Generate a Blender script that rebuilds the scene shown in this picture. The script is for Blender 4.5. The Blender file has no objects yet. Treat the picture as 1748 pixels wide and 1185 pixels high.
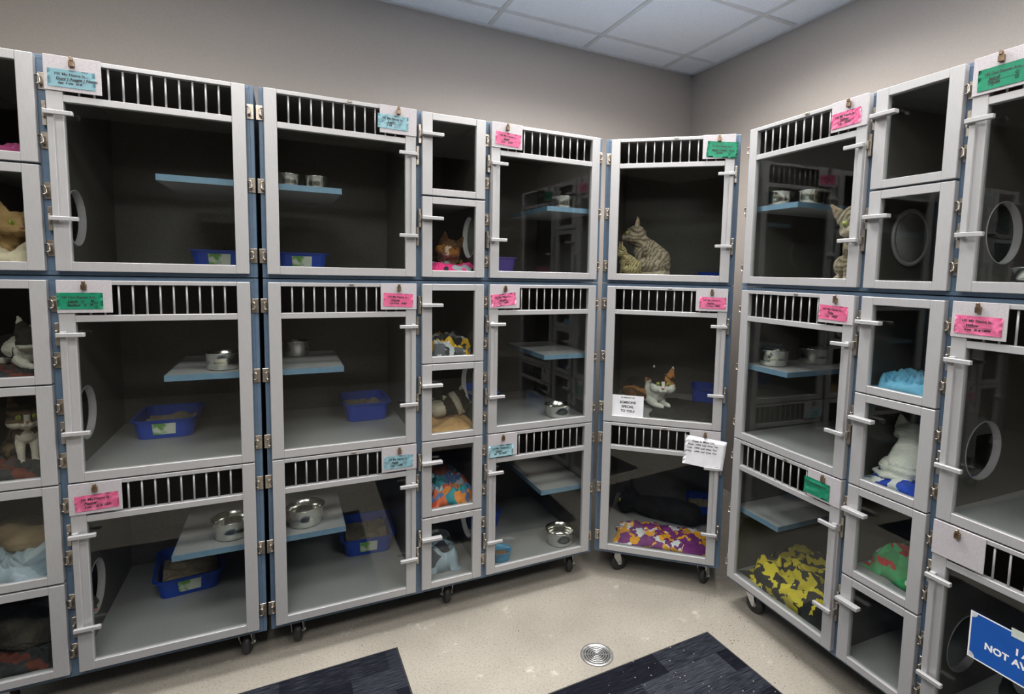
import bpy, bmesh, math, random
from math import sin, cos, pi, radians, sqrt
from mathutils import Vector, Matrix, noise

# ------------------------------------------------------------------ camera
sc = bpy.context.scene
COL = sc.collection
FZ = 1.035                                  # calibration heights are measured from 1.035 m above the floor
CAM_F, PITCH, ROLL = 918.51, 0.0889, 0.0220
PPX, PPY, CAMH = 936.9, 546.5, 0.3378 + FZ
cd = bpy.data.cameras.new('camera')
cam = bpy.data.objects.new('camera', cd); COL.objects.link(cam)
cd.sensor_width = 36; cd.lens = 36 * CAM_F / 1748
cd.shift_x = (874 - PPX) / 1748; cd.shift_y = (PPY - 592.5) / 1748
cd.clip_start = 0.02
R_, U_, F_ = Vector((1, 0, 0)), Vector((0, sin(PITCH), cos(PITCH))), Vector((0, cos(PITCH), -sin(PITCH)))
rx = R_ * cos(ROLL) + U_ * sin(ROLL); uy = -R_ * sin(ROLL) + U_ * cos(ROLL)
cam.matrix_world = Matrix(((rx.x, uy.x, -F_.x, 0), (rx.y, uy.y, -F_.y, 0), (rx.z, uy.z, -F_.z, CAMH), (0, 0, 0, 1)))
sc.camera = cam
sc.view_settings.view_transform = 'Standard'; sc.view_settings.look = 'None'
sc.view_settings.exposure = 0.36; sc.view_settings.gamma = 1; sc.view_settings.use_curve_mapping = False

# ------------------------------------------------------------------ daylight sky (seen through the window)
w = bpy.data.worlds.new('world'); sc.world = w; w.use_nodes = True
nt = w.node_tree; bg = nt.nodes['Background']
bg.inputs[0].default_value = (0.75, 0.86, 1.0, 1); bg.inputs[1].default_value = 1.3

# ------------------------------------------------------------------ room frame + ceiling lamps
CEIL = 1.70 + FZ
K = Vector((0.944, 3.81, 0))                     # the corner behind the cages
AL, AR = radians(27.2), radians(-63.9)
eL = Vector((-cos(AL), -sin(AL), 0)); eR = Vector((cos(AR), sin(AR), 0))
GA = radians(26.3)
gi, gj = Vector((cos(GA), sin(GA), 0)), Vector((sin(GA), -cos(GA), 0))
G0 = Vector((0.8165, 3.4846, 0))

def area(name, loc, sx, sy, rotz, power, spread, col=(1, 0.975, 0.94)):
    l = bpy.data.lights.new(name, 'AREA'); l.shape = 'RECTANGLE'; l.size = sx; l.size_y = sy
    l.energy = power; l.spread = radians(spread); l.color = col
    o = bpy.data.objects.new(name, l); COL.objects.link(o); o.location = loc; o.rotation_euler = (0, 0, rotz)
    return o
def gpt(i, j, z): p = G0 + gi * 0.61 * i + gj * 0.61 * j; return Vector((p.x, p.y, z))
LAMPS = [(-1.5, 1.5, 34, 148), (-4.5, 1.5, 9, 140), (-1.5, 3.5, 11, 170), (-4.5, 3.5, 12, 170), (-1.5, 5.5, 16, 170), (-4.5, 5.5, 16, 170)]   # troffer centres on the tile grid
for (i, j, p, s) in LAMPS:
    area('troffer_light', gpt(i, j, CEIL - 0.03), 1.15, 0.55, GA, p, s)

# ------------------------------------------------------------------ helpers
class MB:
    def __init__(s): s.bm = bmesh.new()
    def box(s, x0, x1, y0, y1, z0, z1, bev=0, seg=1, mi=0):
        t = bmesh.new()
        vs = [t.verts.new(p) for p in ((x0, y0, z0), (x1, y0, z0), (x1, y1, z0), (x0, y1, z0), (x0, y0, z1), (x1, y0, z1), (x1, y1, z1), (x0, y1, z1))]
        for f in ((0, 3, 2, 1), (4, 5, 6, 7), (0, 1, 5, 4), (1, 2, 6, 5), (2, 3, 7, 6), (3, 0, 4, 7)): t.faces.new([vs[i] for i in f])
        if bev: bmesh.ops.bevel(t, geom=t.edges[:] , offset=bev, segments=seg, affect='EDGES', profile=0.5)
        return s.add(t, mi=mi)
    def add(s, t, M=None, mi=0):
        if M is not None: bmesh.ops.transform(t, matrix=M, verts=t.verts)
        if mi:
            for f in t.faces: f.material_index = mi
        me = bpy.data.meshes.new('t'); t.to_mesh(me); t.free(); s.bm.from_mesh(me); bpy.data.meshes.remove(me); return s
    def lathe(s, prof, n=32, M=None, mi=0):
        t = bmesh.new(); rings = []
        for (r, z) in prof:
            rings.append([t.verts.new((r * cos(2 * pi * k / n), r * sin(2 * pi * k / n), z)) for k in range(n)] if r > 1e-6 else [t.verts.new((0, 0, z))])
        for a, b in zip(rings, rings[1:]):
            for k in range(n):
                q = [a[k % len(a)], a[(k + 1) % n % len(a)], b[(k + 1) % n % len(b)], b[k % len(b)]]
                u = []
                for v in q:
                    if v not in u: u.append(v)
                if len(u) > 2:
                    try: t.faces.new(u)
                    except ValueError: pass
        for f in t.faces: f.smooth = True
        return s.add(t, M, mi)
    def tube(s, pts, r, n=8, mi=0):
        t = bmesh.new(); pts = [Vector(p) for p in pts]; rings = []
        for i, p in enumerate(pts):
            d = (pts[min(i + 1, len(pts) - 1)] - pts[max(i - 1, 0)]).normalized()
            a = d.orthogonal().normalized() if abs(d.z) > .9 else d.cross(Vector((0, 0, 1))).normalized(); b = d.cross(a)
            rings.append([t.verts.new(p + (a * cos(2 * pi * k / n) + b * sin(2 * pi * k / n)) * r) for k in range(n)])
        for A, B in zip(rings, rings[1:]):
            for k in range(n): t.faces.new((A[k], A[(k + 1) % n], B[(k + 1) % n], B[k]))
        t.faces.new(rings[0]); t.faces.new(rings[-1])
        for f in t.faces: f.smooth = len(f.verts) == 4
        return s.add(t, mi=mi)
    def mesh(s, name, mats):
        bmesh.ops.recalc_face_normals(s.bm, faces=s.bm.faces)
        me = bpy.data.meshes.new(name); s.bm.to_mesh(me); s.bm.free()
        for m in (mats if isinstance(mats, (list, tuple)) else [mats]): me.materials.append(m)
        return me
    def build(s, name, mats, parent=None): return link(name, s.mesh(name, mats), parent)

def link(name, me, parent=None, loc=None, rot=None):
    o = bpy.data.objects.new(name, me); COL.objects.link(o)
    if parent: o.parent = parent
    if loc is not None: o.location = loc
    if rot is not None: o.rotation_euler = rot
    return o
def tag(o, label=None, cat=None, group=None, kind=None):
    if label: o['label'] = label
    if cat: o['category'] = cat
    if group: o['group'] = group
    if kind: o['kind'] = kind
    return o
def empty(name): return link(name, None)

# banks of cages: plane of the door fronts, u along it, d into the cages, z up from the floor
def _pivot(y, D, u, y2):
    P = Vector((-sin(y) * D + u * cos(y), cos(y) * D + u * sin(y)))
    return (y2, -P.x * sin(y2) + P.y * cos(y2), P.x * cos(y2) + P.y * sin(y2) - u)
BK = dict(A=_pivot(0.4424, 1.976, -.25, .4510), B=_pivot(0.4653, 1.9753, .6, .4600), C=(-0.2558, 2.3136, 0), D=(-1.1538, 1.5593, 0))
def bpt(b, u, d, z=0):
    y, D, us = BK[b]; u += us; return Vector((-sin(y) * (D + d) + u * cos(y), cos(y) * (D + d) + u * sin(y), z))
def put(o, b, u, d, z, rot=0, scale=1):
    o.location = bpt(b, u, d, z); o.rotation_euler = (0, 0, BK[b][0] + rot)
    if scale != 1: o.scale = scale if isinstance(scale, tuple) else (scale,) * 3
    return o

# ------------------------------------------------------------------ materials
def mat(name): m = bpy.data.materials.new(name); m.use_nodes = True; return m, m.node_tree, m.node_tree.nodes['Principled BSDF']
def N(nt, t, **k):
    n = nt.nodes.new(t)
    for a, v in k.items():
        if a.startswith('i_'): n.inputs[a[2:].replace('_', ' ')].default_value = v
        else: setattr(n, a, v)
    return n
def ramp(nt, fac, stops, interp='LINEAR'):
    r = nt.nodes.new('ShaderNodeValToRGB'); r.color_ramp.interpolation = interp
    e = r.color_ramp.elements
    while len(e) < len(stops): e.new(0.5)
    for el, (p, c) in zip(e, stops): el.position = p; el.color = (*c, 1)
    nt.links.new(fac, r.inputs[0]); return r.outputs[0]
def coords(nt, kind='Object', scale=(1, 1, 1)):
    t = nt.nodes.new('ShaderNodeTexCoord'); m = nt.nodes.new('ShaderNodeMapping'); m.inputs['Scale'].default_value = scale
    nt.links.new(t.outputs[kind], m.inputs[0]); return m.outputs[0]
def noisy(name, c1, c2, scale=40, rough=0.5, metal=0, bump=0, sc3=(1, 1, 1), detail=4, lo=.35, hi=.65, spec=0.5):
    m, nt, p = mat(name); co = coords(nt, scale=sc3)
    n = N(nt, 'ShaderNodeTexNoise'); n.inputs['Scale'].default_value = scale; n.inputs['Detail'].default_value = detail
    nt.links.new(co, n.inputs[0]); nt.links.new(ramp(nt, n.outputs[0], [(lo, c1), (hi, c2)]), p.inputs['Base Color'])
    p.inputs['Roughness'].default_value = rough; p.inputs['Metallic'].default_value = metal; p.inputs['Specular IOR Level'].default_value = spec
    if bump:
        b = N(nt, 'ShaderNodeBump'); b.inputs['Strength'].default_value = bump; b.inputs['Distance'].default_value = .002
        nt.links.new(n.outputs[0], b.inputs['Height']); nt.links.new(b.outputs[0], p.inputs['Normal'])
    return m
M = {}
M['alu'] = noisy('brushed_aluminium', (.40, .40, .415), (.45, .45, .465), 30, .40, .25, .05, (40, 40, 1))
M['chrome'] = noisy('polished_steel', (.72, .71, .69), (.8, .79, .77), 20, .18, 1)
M['hinge'] = noisy('stainless_hinge', (.36, .32, .27), (.55, .50, .44), 60, .32, .9)
M['clip'] = noisy('bronze_clip', (.16, .11, .07), (.3, .22, .15), 60, .35, .8)
M['blue'] = noisy('slate_blue_laminate', (.085, .135, .205), (.10, .155, .23), 50, .38)
M['shelf_edge'] = noisy('pale_blue_edge_band', (.13, .22, .33), (.15, .25, .36), 50, .4)
M['lining'] = noisy('shaded_grey_laminate', (.070, .064, .060), (.115, .108, .102), 420, .42, 0, 0, lo=.38, hi=.62, detail=2)  # the grey laminate again, with the shade inside the cages put into its colour
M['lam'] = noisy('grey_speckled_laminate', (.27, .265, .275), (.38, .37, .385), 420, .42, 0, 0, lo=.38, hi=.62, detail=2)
M['plate'] = noisy('pale_speckled_plate', (.40, .375, .405), (.49, .47, .50), 520, .5, 0, 0, lo=.38, hi=.62, detail=2)
M['steel'] = noisy('bowl_steel', (.66, .65, .62), (.76, .75, .72), 12, .16, 1)
M['black'] = noisy('black_rubber', (.015, .015, .017), (.03, .03, .032), 60, .45)
M['galv'] = noisy('galvanised_steel', (.5, .5, .5), (.68, .68, .68), 60, .3, .85)
M['wall'] = noisy('taupe_wall_paint', (.385, .342, .312), (.41, .366, .335), 160, .7, 0, .15)
M['farwall'] = noisy('darkened_far_wall', (.13, .11, .095), (.15, .13, .11), 160, .7)  # unseen walls coloured dark for an unlit far room, keeping pane reflections dim
M['tbar'] = noisy('white_ceiling_grid_metal', (.66, .66, .66), (.72, .72, .72), 20, .45)
M['dark'] = noisy('dark_void', (.01, .01, .01), (.015, .015, .015), 5, .8)
M['litterbox'] = noisy('blue_plastic', (.006, .055, .45), (.008, .065, .50), 10, .28)
M['litterboxp'] = noisy('purple_plastic', (.12, .07, .42), (.14, .08, .47), 10, .3)
M['sky_plastic'] = noisy('sky_blue_plastic', (.05, .28, .52), (.06, .31, .56), 10, .3)
M['litter'] = noisy('clay_litter', (.20, .15, .10), (.52, .43, .32), 260, .95, 0, 1.0, lo=.3, hi=.7)
M['kibble'] = noisy('brown_kibble', (.12, .045, .015), (.36, .17, .07), 220, .8, 0, 1.0, lo=.35, hi=.65)
M['ink'] = noisy('black_ink', (.012, .012, .014), (.02, .02, .022), 50, .5)
M['print'] = noisy('printed_text', (.03, .03, .035), (.05, .05, .055), 50, .5)
M['white_ink'] = noisy('white_print', (.85, .85, .87), (.9, .9, .92), 50, .5)
M['pink'] = noisy('pink_card', (.95, .20, .43), (.98, .27, .50), 14, .35)
M['sky'] = noisy('light_blue_card', (.34, .60, .69), (.42, .69, .78), 14, .35)
M['green'] = noisy('green_card', (.02, .36, .20), (.04, .45, .27), 14, .3)
M['paper'] = noisy('white_paper', (.66, .67, .72), (.78, .79, .84), 14, .5)
M['signblue'] = noisy('royal_blue_sign', (.012, .085, .38), (.015, .10, .43), 10, .3)
M['tape'] = noisy('translucent_tape', (.50, .56, .52), (.60, .66, .62), 60, .25)
M['label_green'] = noisy('litter_label', (.16, .36, .08), (.70, .74, .66), 22, .4, lo=.45, hi=.55)
M['eye'] = noisy('cat_eye', (.28, .32, .06), (.36, .36, .08), 10, .08)
M['nose'] = noisy('cat_nose', (.45, .16, .13), (.55, .22, .18), 10, .5)
M['white'] = noisy('white_plastic', (.7, .7, .68), (.8, .8, .78), 10, .4)

m, nt, p = mat('clear_pane'); M['glass'] = m                      # thin clear acrylic: straight-through light plus a fresnel reflection
tr = N(nt, 'ShaderNodeBsdfTransparent'); tr.inputs[0].default_value = (.93, .955, .94, 1)
gl = N(nt, 'ShaderNodeBsdfGlossy'); gl.inputs['Roughness'].default_value = .015
lw = N(nt, 'ShaderNodeLayerWeight'); lw.inputs[0].default_value = .5
pw = N(nt, 'ShaderNodeMath', operation='POWER'); pw.inputs[1].default_value = 5; nt.links.new(lw.outputs['Facing'], pw.inputs[0])
fr = N(nt, 'ShaderNodeMath', operation='MULTIPLY_ADD'); fr.inputs[1].default_value = .955; fr.inputs[2].default_value = .034; nt.links.new(pw.outputs[0], fr.inputs[0])
mx = N(nt, 'ShaderNodeMixShader'); nt.links.new(fr.outputs[0], mx.inputs[0]); nt.links.new(tr.outputs[0], mx.inputs[1]); nt.links.new(gl.outputs[0], mx.inputs[2])
nt.links.new(mx.outputs[0], nt.nodes['Material Output'].inputs[0]); nt.nodes.remove(p)

def emit(name, col, s):
    m, nt, p = mat(name); p.inputs['Emission Color'].default_value = (*col, 1); p.inputs['Emission Strength'].default_value = s
    p.inputs['Base Color'].default_value = (.8, .8, .8, 1); return m
M['lamp'] = emit('lamp_diffuser', (1, .96, .9), 5.0)

m, nt, p = mat('sealed_concrete'); M['floor'] = m                  # beige sealed concrete with scuffs and pits
co = coords(nt)
n1 = N(nt, 'ShaderNodeTexNoise'); n1.inputs['Scale'].default_value = 2.2; n1.inputs['Detail'].default_value = 6; nt.links.new(co, n1.inputs[0])
n2 = N(nt, 'ShaderNodeTexNoise'); n2.inputs['Scale'].default_value = 140; n2.inputs['Detail'].default_value = 3; nt.links.new(co, n2.inputs[0])
n3 = N(nt, 'ShaderNodeTexNoise'); n3.inputs['Scale'].default_value = 9; n3.inputs['Detail'].default_value = 8; n3.inputs['Roughness'].default_value = .75; nt.links.new(co, n3.inputs[0])
c1 = ramp(nt, n1.outputs[0], [(.35, (.265, .245, .212)), (.65, (.345, .32, .278))])
c2 = ramp(nt, n2.outputs[0], [(.30, (.72, .70, .66)), (.47, (1, 1, 1)), (.7, (1.05, 1.05, 1.05))])
c3 = ramp(nt, n3.outputs[0], [(.60, (0, 0, 0)), (.72, (1, 1, 1))])
mm = N(nt, 'ShaderNodeMix', data_type='RGBA', blend_type='MULTIPLY'); mm.inputs[0].default_value = 1
nt.links.new(c1, mm.inputs[6]); nt.links.new(c2, mm.inputs[7])
m2 = N(nt, 'ShaderNodeMix', data_type='RGBA'); m2.inputs[7].default_value = (.56, .53, .48, 1)
nt.links.new(c3, m2.inputs[0]); nt.links.new(mm.outputs[2], m2.inputs[6]); nt.links.new(m2.outputs[2], p.inputs['Base Color'])
p.inputs['Roughness'].default_value = .42; p.inputs['Specular IOR Level'].default_value = .35

m, nt, p = mat('ceiling_tile'); M['ceil'] = m
co = coords(nt)
n1 = N(nt, 'ShaderNodeTexNoise'); n1.inputs['Scale'].default_value = 190; n1.inputs['Detail'].default_value = 3; nt.links.new(co, n1.inputs[0])
nt.links.new(ramp(nt, n1.outputs[0], [(.35, (.80, .82, .86)), (.5, (.90, .92, .95))]), p.inputs['Base Color']); p.inputs['Roughness'].default_value = .9

m, nt, p = mat('carpet_tile'); M['carpet'] = m                     # charcoal planks laid in a broken weave, streaked along their length
co = coords(nt)
br = N(nt, 'ShaderNodeTexBrick'); br.inputs['Scale'].default_value = 1; br.inputs['Brick Width'].default_value = .34; br.inputs['Row Height'].default_value = .10
br.inputs['Color1'].default_value = (.0, .0, .0, 1); br.inputs['Color2'].default_value = (1, 1, 1, 1); br.inputs['Mortar Size'].default_value = 0; br.offset = .37
nt.links.new(co, br.inputs[0])
mp = nt.nodes.new('ShaderNodeMapping'); mp.inputs['Scale'].default_value = (18, 260, 1); nt.links.new(co, mp.inputs[0])
n1 = N(nt, 'ShaderNodeTexNoise'); n1.inputs['Scale'].default_value = 1; n1.inputs['Detail'].default_value = 5; nt.links.new(mp.outputs[0], n1.inputs[0])
ad = N(nt, 'ShaderNodeMath', operation='MULTIPLY_ADD'); ad.inputs[1].default_value = .34; nt.links.new(br.outputs[0], ad.inputs[0]); nt.links.new(n1.outputs[0], ad.inputs[2])
nt.links.new(ramp(nt, ad.outputs[0], [(.42, (.004, .0045, .008)), (.66, (.009, .010, .016)), (.92, (.038, .042, .054))]), p.inputs['Base Color'])
p.inputs['Roughness'].default_value = .95; p.inputs['Specular IOR Level'].default_value = .1

def cloth(name, cols, scale=18, warp=.6, kind='vor', seed=0):
    m, nt, p = mat(name); co = coords(nt)
    nz = N(nt, 'ShaderNodeTexNoise'); nz.inputs['Scale'].default_value = scale * .7; nt.links.new(co, nz.inputs[0])
    mxx = N(nt, 'ShaderNodeMix', data_type='VECTOR'); mxx.inputs[0].default_value = warp * .12
    nt.links.new(co, mxx.inputs[4]); nt.links.new(nz.outputs[1], mxx.inputs[5])
    v = N(nt, 'ShaderNodeTexVoronoi'); v.inputs['Scale'].default_value = scale; nt.links.new(mxx.outputs[1], v.inputs[0])
    sp = N(nt, 'ShaderNodeSeparateColor'); nt.links.new(v.outputs['Color'], sp.inputs[0])
    k = len(cols); nt.links.new(ramp(nt, sp.outputs[seed % 3], [(i / k, c) for i, c in enumerate(cols)], 'CONSTANT'), p.inputs['Base Color'])
    p.inputs['Roughness'].default_value = .9
    n2 = N(nt, 'ShaderNodeTexNoise'); n2.inputs['Scale'].default_value = 600; nt.links.new(co, n2.inputs[0])
    b = N(nt, 'ShaderNodeBump'); b.inputs['Strength'].default_value = .4; b.inputs['Distance'].default_value = .001
    nt.links.new(n2.outputs[0], b.inputs['Height']); nt.links.new(b.outputs[0], p.inputs['Normal'])
    return m

m, nt, p = mat('fur'); M['fur'] = m
at = N(nt, 'ShaderNodeAttribute', attribute_name='fur'); nt.links.new(at.outputs[0], p.inputs['Base Color'])
co = coords(nt); nz = N(nt, 'ShaderNodeTexNoise'); nz.inputs['Scale'].default_value = 420; nz.inputs['Detail'].default_value = 3; nt.links.new(co, nz.inputs[0])
b = N(nt, 'ShaderNodeBump'); b.inputs['Strength'].default_value = .8; b.inputs['Distance'].default_value = .002
nt.links.new(nz.outputs[0], b.inputs['Height']); nt.links.new(b.outputs[0], p.inputs['Normal'])
p.inputs['Roughness'].default_value = .85; p.inputs['Sheen Weight'].default_value = .03; p.inputs['Specular IOR Level'].default_value = .2

# ------------------------------------------------------------------ the room
LW, RW = 5.2, 5.6                           # lengths of the two walls that meet behind the cages
def wall(name, a, b, nrm, z0=0, z1=CEIL, t=.1, holes=None):
    """wall from a to b, thickness away from the room (nrm points out)"""
    mb = MB(); L = (b - a).length; e = (b - a) / L
    segs = [(0, L, z0, z1)] if not holes else []
    if holes:
        (s0, s1, h0, h1) = holes
        segs = [(0, s0, z0, z1), (s1, L, z0, z1), (s0, s1, z0, h0), (s0, s1, h1, z1)]
    for (s0, s1, q0, q1) in segs:
        t_ = bmesh.new(); P = [a + e * s0, a + e * s1, a + e * s1 + nrm * t, a + e * s0 + nrm * t]
        vs = [t_.verts.new((p.x, p.y, q0)) for p in P] + [t_.verts.new((p.x, p.y, q1)) for p in P]
        for f in ((0, 1, 2, 3), (4, 5, 6, 7), (0, 1, 5, 4), (1, 2, 6, 5), (2, 3, 7, 6), (3, 0, 4, 7)): t_.faces.new([vs[i] for i in f])
        mb.add(t_)
    return tag(mb.build(name, M['wall']), kind='structure')
C0 = K; C1 = K + eL * LW; C2 = K + eR * RW; C3 = C1 + eR * RW
nL = Vector((-eL.y, eL.x, 0)); nL = nL if nL.dot(eR) < 0 else -nL
nR = Vector((-eR.y, eR.x, 0)); nR = nR if nR.dot(eL) < 0 else -nR
wall('wall_back', C0, C1, nL)
wall('wall_right', C0, C2, nR)
for o_ in (wall('wall_left', C1, C3, -nR, holes=(.45, 2.3, .85, 2.05)), wall('wall_front', C2, C3, -nL)): o_.data.materials[0] = M['farwall']
def poly(name, pts, z0, z1, m):
    t = bmesh.new(); v0 = [t.verts.new((p.x, p.y, z0)) for p in pts]; v1 = [t.verts.new((p.x, p.y, z1)) for p in pts]; n = len(pts)
    t.faces.new(v0[::-1]); t.faces.new(v1)
    for i in range(n): t.faces.new((v0[i], v0[(i + 1) % n], v1[(i + 1) % n], v1[i]))
    mb = MB(); mb.add(t); return mb.build(name, m)
tag(poly('floor', [C0, C1, C3, C2], -.06, 0, M['floor']), kind='structure')
cl = tag(poly('ceiling', [C0, C1, C3, C2], CEIL, CEIL + .05, M['ceil']), kind='structure')
# suspended ceiling grid and wall angle
def bar(mb, a, b, wd, z0, z1):
    e = (b - a).normalized(); s = Vector((-e.y, e.x, 0)) * wd / 2
    t = bmesh.new(); P = [a - s, b - s, b + s, a + s]; v0 = [t.verts.new((p.x, p.y, z0)) for p in P]; v1 = [t.verts.new((p.x, p.y, z1)) for p in P]
    t.faces.new(v0[::-1]); t.faces.new(v1)
    for i in range(4): t.faces.new((v0[i], v0[(i + 1) % 4], v1[(i + 1) % 4], v1[i]))
    mb.add(t)
def clip_line(p, e):
    """part of line p + t e inside the room quad"""
    t0, t1 = -99, 99
    for a, n in ((C0, nL), (C0, nR), (C1, -nR), (C2, -nL)):
        dn = e.dot(n); r = (a - p).dot(n)
        if abs(dn) < 1e-6: continue
        t = r / dn
        if dn > 0: t1 = min(t1, t)
        else: t0 = max(t0, t)
    return t0, t1
mb = MB()
for k in range(-9, 3):
    p = G0 + gi * .61 * k; t0, t1 = clip_line(p, gj)
    if t1 > t0: bar(mb, p + gj * t0, p + gj * t1, .024, CEIL - .006, CEIL)
for k in range(-2, 10):
    p = G0 + gj * .61 * k; t0, t1 = clip_line(p, gi)
    if t1 > t0: bar(mb, p + gi * t0, p + gi * t1, .024, CEIL - .0065, CEIL)
tag(mb.build('trim_1', M['tbar']), kind='structure')
mb = MB(); bar(mb, C0 + (-nL) * .011, C1 - nL * .011, .022, CEIL - .009, CEIL); bar(mb, C0 - nR * .011, C2 - nR * .011, .022, CEIL - .009, CEIL)
tag(mb.build('trim_2', M['tbar']), kind='structure')
# window in the left wall, with lawn and hedge outside (all seen only as a reflection in the panes)
mb = MB(); wa = C1 + eR * .45; wb = C1 + eR * 2.3; wn = -nR
for (s0, s1, z0, z1) in ((0, 1.85, .85, .90), (0, 1.85, 2.0, 2.05), (0, .05, .9, 2.0), (1.8, 1.85, .9, 2.0), (.90, .95, .9, 2.0)):
    bar(mb, wa + eR * s0 + wn * .05, wa + eR * s1 + wn * .05, .06, z0, z1)
wf = tag(mb.build('window_1', M['white']), kind='structure')
mb = MB(); bar(mb, wa + eR * .05 + wn * .05, wa + eR * 1.8 + wn * .05, .006, .9, 2.0); mb.build('window_pane', M['glass'], wf)
gm = noisy('lawn_grass', (.05, .12, .02), (.12, .24, .05), 6, .9); hm = noisy('hedge_leaves', (.015, .05, .008), (.09, .17, .03), 9, .9)
g = poly('lawn', [wa + wn * .11 - eR * 14, wa + wn * 26 - eR * 14, wa + wn * 26 + eR * 14, wa + wn * .11 + eR * 14], -.1, -.04, gm); tag(g, 'green lawn outside beyond the window', 'lawn', kind='structure')
t = bmesh.new(); bmesh.ops.create_grid(t, x_segments=90, y_segments=1, size=1)
t.free()
rnd = random.Random(4)
for k in range(5):
    t = bmesh.new(); bmesh.ops.create_icosphere(t, subdivisions=4, radius=1)
    for v in t.verts:
        v.co *= 1 + .25 * noise.noise(v.co * 2.3 + Vector((k * 7, 0, 0))); v.co.z *= .8
    mb = MB(); mb.add(t); o = mb.build('shrub', hm); q = wa + wn * (11 + rnd.random() * 3) + eR * (-6 + k * 3.6)
    o.location = (q.x, q.y, .75); o.scale = (1.3, 1.3, 1.1)
    tag(o, 'leafy green shrub on the lawn outside the window', 'shrub', 'shrubs outside the window')

# ceiling troffers
proto = None
for (i, j, pw, s) in LAMPS:
    c = gpt(i, j, CEIL)
    if proto is None:
        r = empty('ceiling_light')
        mb = MB(); X, Y = .595, .295
        for (x0, x1, y0, y1) in ((-X, X, -Y, -Y + .02), (-X, X, Y - .02, Y), (-X, -X + .02, -Y + .02, Y - .02), (X - .02, X, -Y + .02, Y - .02)): mb.box(x0, x1, y0, y1, -.016, -.007)
        mb.build('frame', M['tbar'], r)
        MB().box(-X + .02, X - .02, -Y + .02, Y - .02, -.012, -.008).build('diffuser', M['lamp'], r); proto = r
    else:
        r = proto.copy(); COL.objects.link(r)
        for ch in proto.children: d = ch.copy(); COL.objects.link(d); d.parent = r
    r.location = c; r.rotation_euler = (0, 0, GA)
    tag(r, 'long white fluorescent panel set into the ceiling grid', 'ceiling light', 'fluorescent ceiling panels')

# ------------------------------------------------------------------ cage banks
Z = lambda v: v + FZ
T0, T1, M0, M1, L0, L1 = .9, .3106, .2844, -.3095, -.3141, -.9
SZ = [(.9, .6085), (.6013, .3106), (.2844, -.0129), (-.0171, -.3095), (-.3141, -.6091), (-.615, -.9)]
BZ = [(T0, T1), (M0, M1), (L0, L1)]
SEAM, CT, CB = .2972, .9045, -.9215
DEPTH = .625
WL, WS = .4795, .2395
ST = .037

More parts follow.
